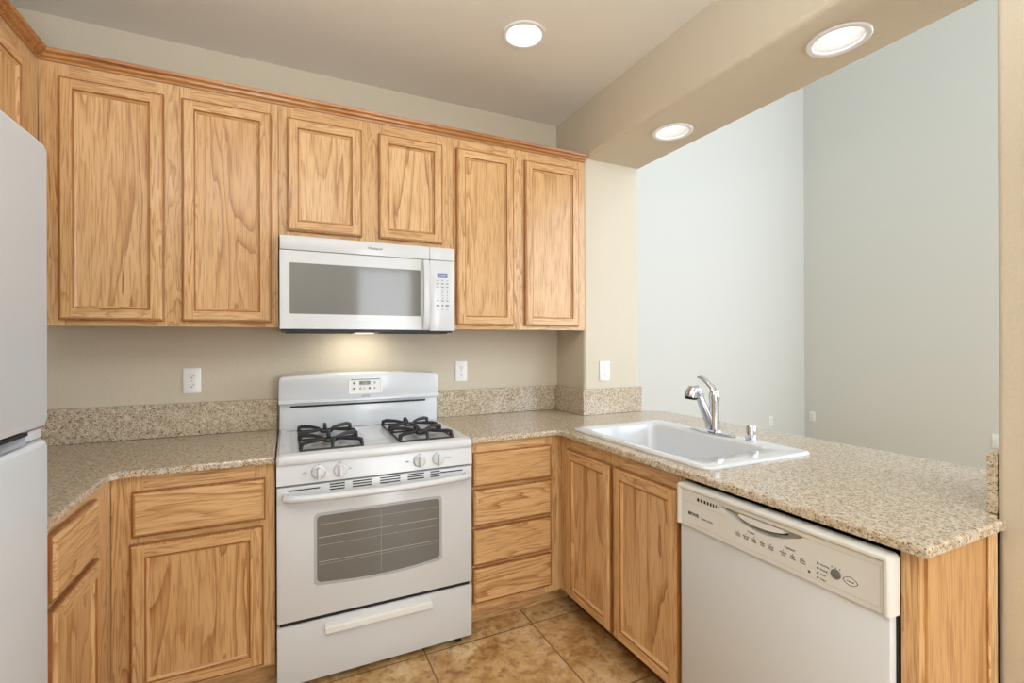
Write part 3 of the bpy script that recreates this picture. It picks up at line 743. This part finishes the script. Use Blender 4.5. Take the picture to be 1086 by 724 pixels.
# door with window opening
ox0, ox1, oz0, oz1 = .037, .592, 1.456-MZ0, 1.671-MZ0
mb = MB()
f = lambda y: (lambda x, z: (x, y, z))
mb.prism([(0, .006), (.633, .006), (.633, z_band-.002), (0, z_band-.002)], [[(ox0, oz0), (ox1, oz0), (ox1, oz1), (ox0, oz1)]], f(yM), f(-.366))
md = mb.obj('door', WHITE, t, smooth=False)
MB().box(ox0-.001, ox1+.001, yM+.0015, yM+.006, oz0-.001, oz1+.001).obj('window', MWG, md)
# lighter inner frame visible through the glass
FRM = mat('microwave_cavity_rim', srgb(150,152,150), .2, spec=.8, coat=.4)
# handle: flat curved bar on the right of the door
hz0, hz1 = .012, z_band-.004
hl = []
for k in range(11):
    u = k/10; z = hz0+(hz1-hz0)*u; y = yM-.010-.030*math.sin(PI*min(1, max(0, u)))**.6; xo = -.004*math.sin(PI*u)
    xw = .026
    hl.append([Vector((.600+xo, y+.006, z)), Vector((.603+xo, y-.004, z)), Vector((.628+xo, y-.004, z)), Vector((.632+xo, y+.006, z)), Vector((.628+xo, y+.012, z)), Vector((.604+xo, y+.012, z))])
MB().loft(hl, 0, True, True).obj('handle', WHITE, md)
cp_ = MB().box(.6345, MW_, yM-.002, -.366, .002, z_band-.001, bev=.003).obj('control_panel', WHITE, t)
MB().box(.6335, .6345, yM-.0025, -.37, .006, z_band).obj('seam', LINE, t)
dsp = MB().box(.672, .722, yM-.0018, yM-.0035, 1.641-MZ0, 1.663-MZ0).obj('display', LCDB, cp_)
text('digits', '12:00', .013, PLATE, dsp, (.697, yM-.0037, 1.647-MZ0), (R(90), 0, 0), align='CENTER')
kp = MB()
def key(x, z, w_, h_): kp.box(x-w_/2, x+w_/2, yM-.0018, yM-.0026, z, z+h_)
for r_ in range(3):
    for c_ in range(3): key(.674+c_*.0235, 1.626-MZ0-r_*.0155, .012, .0025 if r_ == 0 else .0045)
for r_ in range(5):
    for c_ in range(3): key(.674+c_*.0235, 1.579-MZ0-r_*.0125, .004 if r_ < 4 else .012, .0045)
for c_ in range(3): key(.674+c_*.0235, 1.505-MZ0, .015 if c_ != 1 else .008, .008)
for c_ in range(3): key(.674+c_*.0235, 1.489-MZ0, .008, .003)
kp.obj('keypad', INKB, cp_)
MB().box(.004, MW_-.006, -.03, -.385, -.006, .0035, bev=.002).box(.02, .30, -.25, -.375, -.012, -.006, bev=.002).box(.42, .73, -.25, -.375, -.012, -.006, bev=.002).obj('underside_grille', DARKU, t)
# cooktop lamp under the microwave
MB().box(.30, .41, -.12, -.22, -.009, -.0065).obj('task_lamp_lens', emis('task_lamp_lens', (1, .93, .8, 1), 1.0), t)
al = area('microwave_task_light', (.361, -.13, MZ0-.016), (0, .25, -1), .24, .10, .55, (1, .93, .80))

# ------------------------------------------------------------------ dishwasher : faces -x, local frame rotated so local x runs along -y
DY0 = -1.409
t = thing('dishwasher', 'off-white dishwasher built into the peninsula beside the sink doors', 'dishwasher', (1.205, DY0, ZF), R(-90))
DW = .612
MB().box(.004, DW-.004, .024, .58, .1, .862-q).obj('tub', mat('tub_dark', srgb(34,28,24), .6), t)
dwp = MB().box(.006, DW-.006, -.002, .023, .10, .7425-q, bev=.003).obj('door_panel', WHITE_DWP, t)
MB().box(.012, DW-.012, .05, .062, .0005, .0985).obj('kick_plate', BLACK, t)
cz0, cz1 = .7435-q, .871-q
hx0, hx1 = .172, .425
hzt = .847-q
cres = [(hx0, hzt)]
for k in range(1, 20):
    u = k/20; x = hx0+(hx1-hx0)*u; cres.append((x, hzt-.036*math.sin(PI*u)**.8))
cres += [(hx1, hzt)]
cres = cres[::-1]
vents = []
vx = .082
for k in range(8):
    w_ = .0085-.0007*k; vents.append((vx, vx+w_)); vx += w_+.0055-.0002*k
mb = MB()
poly = [(0.004, cz0), (DW-.004, cz0), (DW-.004, cz1), (.004, cz1)]
holes = [cres]
yc_ = -.010
mb.prism(poly, holes, lambda a, b: (a, yc_, b), lambda a, b: (a, .020, b), 0)
con = mb.obj('control_console', WHITE_DW, t, smooth=False)
# rounded frame around the console
fr = MB()
def arch(o, y):      # open frame outline: outer offset o
    x0, x1, zt = -.001+o, DW+.001-o, cz1+.004-o; rr = max(.002, .012-o); p = [(x0, cz0)]
    for k in range(6): an = R(180-18*k); p.append((x0+rr+rr*math.cos(an), zt-rr+rr*math.sin(an)))
    for k in range(6): an = R(90-18*k); p.append((x1-rr+rr*math.cos(an), zt-rr+rr*math.sin(an)))
    p.append((x1, cz0)); return [Vector((x, y, z)) for x, z in p]
A_ = [arch(0, .022), arch(0, yc_+.004), arch(.002, yc_-.003), arch(.006, yc_-.006), arch(.012, yc_-.006), arch(.016, yc_-.003), arch(.018, yc_+.001)]
nn = len(A_[0])
fr._add([v for l in A_ for v in l], [(k*nn+i, k*nn+i+1, (k+1)*nn+i+1, (k+1)*nn+i) for k in range(len(A_)-1) for i in range(nn-1)] + [tuple(k*nn for k in range(len(A_))), tuple(k*nn+nn-1 for k in range(len(A_)))], 0)
fr.obj('console_rim', WHITE_DW, con)
for a, b in vents: MB().box(a, b, yc_-.0004, yc_+.001, .8335-q, .8435-q).obj('vent_slot', BLACK, con)
MB().box(hx0-.005, hx1+.005, .012, .018, hzt-.045, hzt+.002).obj('handle_recess', mat('recess_beige', srgb(196,188,170), .4), con)
lt = []
for k in range(13):
    u = -1+2*k/12; x = .300+u*.068; lt.append([Vector((x, .0115, hzt-.004)), Vector((x, -.006, hzt-.004)), Vector((x, -.009, hzt-.012-.010*(1-u*u))), Vector((x, .0115, hzt-.014-.012*(1-u*u)))])
MB().loft(lt, 0, True, True).obj('latch', WHITE_DW, con)
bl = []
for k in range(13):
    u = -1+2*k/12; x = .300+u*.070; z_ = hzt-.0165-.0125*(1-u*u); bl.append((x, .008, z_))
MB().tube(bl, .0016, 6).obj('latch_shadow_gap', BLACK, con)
# printed panel outline
po = MB()
for a, b, c0, c1 in ((.018, DW-.02, cz0+.012, cz0+.0125), (.018, .0186, cz0+.012, .822-q), (DW-.0206, DW-.02, cz0+.012, .845-q)):
    po.box(a, b, yc_-.0004, yc_+.001, c0, c1)
po.box(.018, .19, yc_-.0004, yc_+.001, .822-q, .8226-q).box(.41, DW-.02, yc_-.0004, yc_+.001, .845-q, .8456-q)
po.obj('panel_outline', mat('outline_beige', srgb(186,180,168), .5), con)
rt = (R(90), 0, 0); ye = yc_-.0003
text('brand_lettering', 'ESTATE', .0125, INK, con, (.046, ye, .783-q), rt, bold=.0005)
text('lettering', 'QUIET GUARD', .0065, GREYB, con, (.100, ye, .782-q), rt)
text('lettering', 'Cycles', .0085, INK, con, (.262, ye, .8015-q), rt)
text('lettering', 'Options', .0085, INK, con, (.372, ye, .8005-q), rt)
def dot(x, z, r_): MB().lathe([(r_, 0), (r_*.8, .0005)], (x, yc_, z-q), 10, axis='y', cap1=True).obj('indicator_dot', INK, con)
for k in range(5): dot(.232+k*.0255, .7935, .0016)
for k in range(3): dot(.368+k*.026, .7925-.001*k, .0016)
for k in range(4): dot(.457, .796-.0115*k, .0028)
dot(.436, .7665, .0035)
for k in range(3): dot(.490+k*.009, .802, .0016)
for k, s_ in enumerate(('Heavy\nWash', 'Normal\nWash', 'Light\nWash', 'Rinse\nOnly', 'Quick\nWash')): text('lettering', s_, .0062, INK, con, (.232+k*.0255, ye, .786-q), rt, align='CENTER')
for k, s_ in enumerate(('Heated\nDry', 'High\nTemp', 'Delay\nHours')): text('lettering', s_, .0062, INK, con, (.368+k*.026, ye, .785-q), rt, align='CENTER')
for k, s_ in enumerate(('Washing', 'Drying', 'Clean', 'Delay')): text('lettering', s_, .006, INK, con, (.463, ye, .794-.0115*k-q), rt)
MB().lathe([(.0115, 0), (.011, .002), (.009, .003)], (.499, yc_, .788-q), 24, axis='y', cap1=True).obj('start_button', GREYB, con)
dm = MB(); ctr = (.531, .785-q)
def dmd(s_, n=8):
    pts = []
    for a0 in range(32):
        a = 2*PI*a0/32; c_, sn = math.cos(a), math.sin(a)
        pts.append((ctr[0]+s_*.0165*abs(c_)**1.35*(1 if c_ > 0 else -1), ctr[1]+s_*.0105*abs(sn)**1.35*(1 if sn > 0 else -1)))
    return pts
dm.prism(dmd(1), [dmd(.90)], lambda a, b: (a, yc_-.0006, b), lambda a, b: (a, yc_, b))
dm.obj('cancel_button_outline', INK, con, smooth=False)
text('lettering', 'Cancel', .0055, INK, con, (ctr[0], ye, ctr[1]-.002), rt, align='CENTER')

# ------------------------------------------------------------------ refrigerator : faces +x, local x runs along +y
t = thing('refrigerator', 'white top-freezer refrigerator at the left edge, against the left wall', 'refrigerator', (-.40, -2.087, ZF), R(90))
FWd = .76
fz = lambda z: z-ZF
MB().box(.004, FWd-.004, .062, .690, .03, fz(1.715), bev=.006).obj('cabinet', WHITE_F, t)
MB().box(.02, FWd-.02, .03, .06, .01, .075).obj('kick_grille', GREYP, t)
# doors with softly rounded outer edges
def fdoor(name, z0, z1):
    m_ = MB()
    m_.loft([rrect(.004, FWd-.004, z0, z1, .058, .012, f=lambda x, z, y: (x, y, z)), rrect(0, FWd, z0, z1, .04, .012, f=lambda x, z, y: (x, y, z)), rrect(0, FWd, z0, z1, .012, .012, f=lambda x, z, y: (x, y, z)),
             rrect(.003, FWd-.003, z0+.003, z1-.003, .004, .012, f=lambda x, z, y: (x, y, z)), rrect(.010, FWd-.010, z0+.010, z1-.010, 0, .010, f=lambda x, z, y: (x, y, z))], 0, True, True)
    return m_.obj(name, WHITE_F, t)
fdoor('freezer_door', fz(1.1695), fz(1.7325))
fdoor('fridge_door', fz(.125), fz(1.146))
# scooped grip strip between the doors
GRIP = mat('grip_grey', srgb(168,174,186), .35)
gm = MB()
gl = []
for k in range(17):
    u = k/16; x = .03+u*(FWd-.115); d = .030*math.sin(PI*min(1, u*1.0))**.5 if u < 1 else 0
    gl.append([Vector((x, .004+d, fz(1.1628))), Vector((x, .004, fz(1.1475))), Vector((x, .050, fz(1.1475))), Vector((x, .055, fz(1.1627)))])
gm.loft(gl, 0, True, True).obj('grip_scoop', GRIP, t)
MB().box(FWd-.075, FWd-.012, .008, .056, fz(1.1485), fz(1.1675), bev=.003).obj('hinge_cover', WHITE_F, t)
MB().box(.03, FWd-.08, .003, .03, fz(1.163), fz(1.1692)).obj('grip_shadow', BLACK, t)  # black strip standing in for the shade under the freezer door
MB().box(.01, FWd-.01, .045, .057, fz(1.146), fz(1.170)).obj('door_gasket', BLACK, t)

# ------------------------------------------------------------------ outlets
def outlet(label, loc, rotz, kind='outlet', w_=.070, h_=.115):
    """plate on a wall behind it at local y = 0, facing -y"""
    t = thing('wall_outlet' if kind == 'outlet' else 'wall_plate', label, 'outlet' if kind == 'outlet' else 'wall plate', loc, rotz)
    f = lambda x, z, y: (x, y, z)
    p = MB().loft([rrect(-w_/2, w_/2, -h_/2, h_/2, -.0005, .006, f=f), rrect(-w_/2, w_/2, -h_/2, h_/2, -.004, .006, f=f), rrect(-w_/2+.003, w_/2-.003, -h_/2+.003, h_/2-.003, -.006, .005, f=f)], 0, True, True).obj('cover_plate', PLATE, t)
    if kind == 'outlet':
        for zc in (.021, -.021):
            r_ = MB().loft([rrect(-.016, .016, zc-.014, zc+.014, -.0058, .012, f=f), rrect(-.016, .016, zc-.014, zc+.014, -.0078, .012, f=f)], 0, False, True).obj('receptacle', PLATE, t)
            MB().box(-.0075, -.0055, -.0083, -.007, zc-.001, zc+.007).box(.0055, .0075, -.0083, -.007, zc-.0005, zc+.006).lathe([(.0026, .0070), (.0026, .0083)], (0, 0, zc-.007), 10, axis='y', cap1=True).obj('slots', INK, r_)
        MB().lathe([(.003, .006), (.002, .0075)], (0, 0, 0), 10, axis='y', cap1=True).obj('screw', GREYP, t)
    else:
        MB().box(-.016, .016, -.008, -.0055, -.033, .033, bev=.001).obj('switch_paddle', PLATE, t)
    return t
outlet('white duplex outlet on the back wall left of the range, above the left backsplash', (-.360, -.0005, 1.162), 0)
outlet('white duplex outlet on the back wall just right of the range', (.936, -.0005, 1.168), 0)
outlet('white duplex outlet on the front of the column beside the sink', (1.712, YCOL-.0005, 1.163), 0)
outlet('small white outlet on the far bluish living room wall behind the faucet', (5.23, YLB-.0005, .385), 0, h_=.12)
outlet('small white outlet low on the far tan living room wall, just past its corner', (XE-.0005, 1.10, .41), R(-90), h_=.12)
outlet('white wall plate peeking above the end-on backsplash by the tan wall', (XE-.0005, -.60, .42), R(-90), 'plate', w_=.12, h_=.13)

# ------------------------------------------------------------------ recessed lamps
def can(label, x, y, z, energy, first=None):
    t = thing('recessed_light', label, 'light', (x, y, z), 0)
    MB().lathe([(.098, -.0005), (.098, -.003), (.094, -.006), (.080, -.006), (.0765, -.002), (.0765, .004)], n=48).obj('trim_ring', PLATE, t)
    pr_ = [(.0765, .003)]
    for k in range(10): pr_ += [(.0757-.0012*k, .006+.009*k), (.0742-.0012*k, .010+.009*k)]
    MB().lathe(pr_, n=48).obj('baffle', BAFFLE, t)
    MB().lathe([(.066, .097), (.062, .094), (.001, .092)], n=48, cap1=True).obj('lens', LENS, t)
    d = bpy.data.lights.new('lamp_glow', 'AREA'); d.shape = 'DISK'; d.size = .11; d.energy = energy; d.color = (1, .95, .88)
    o = bpy.data.objects.new('lamp_glow', d); C.objects.link(o); o.location = (0, 0, .086); o.parent = t
    return t
can('lit round recessed light in the kitchen ceiling above the range', LAMP_C[0], LAMP_C[1], ZC, .5)
can('lit round recessed light in the beam nearer the column', LAMPS_B[0][0], LAMPS_B[0][1], ZB, .22)
can('lit round recessed light in the beam nearer the camera, largest of the three', LAMPS_B[1][0], LAMPS_B[1][1], ZB, .22)

# repeats of one kind share a group
for key, grp in (('wall_cabinet', 'oak wall cabinets under the crown moulding'), ('base_cabinet', 'oak base cabinets left of the range'),
                 ('worktop', 'granite worktops'), ('backsplash', 'granite backsplash strips'), ('wall_outlet', 'white wall outlets'),
                 ('recessed_light', 'round recessed lights')):
    for o in C.objects:
        if o.parent is None and o.name.split('.')[0] == key: o['group'] = grp
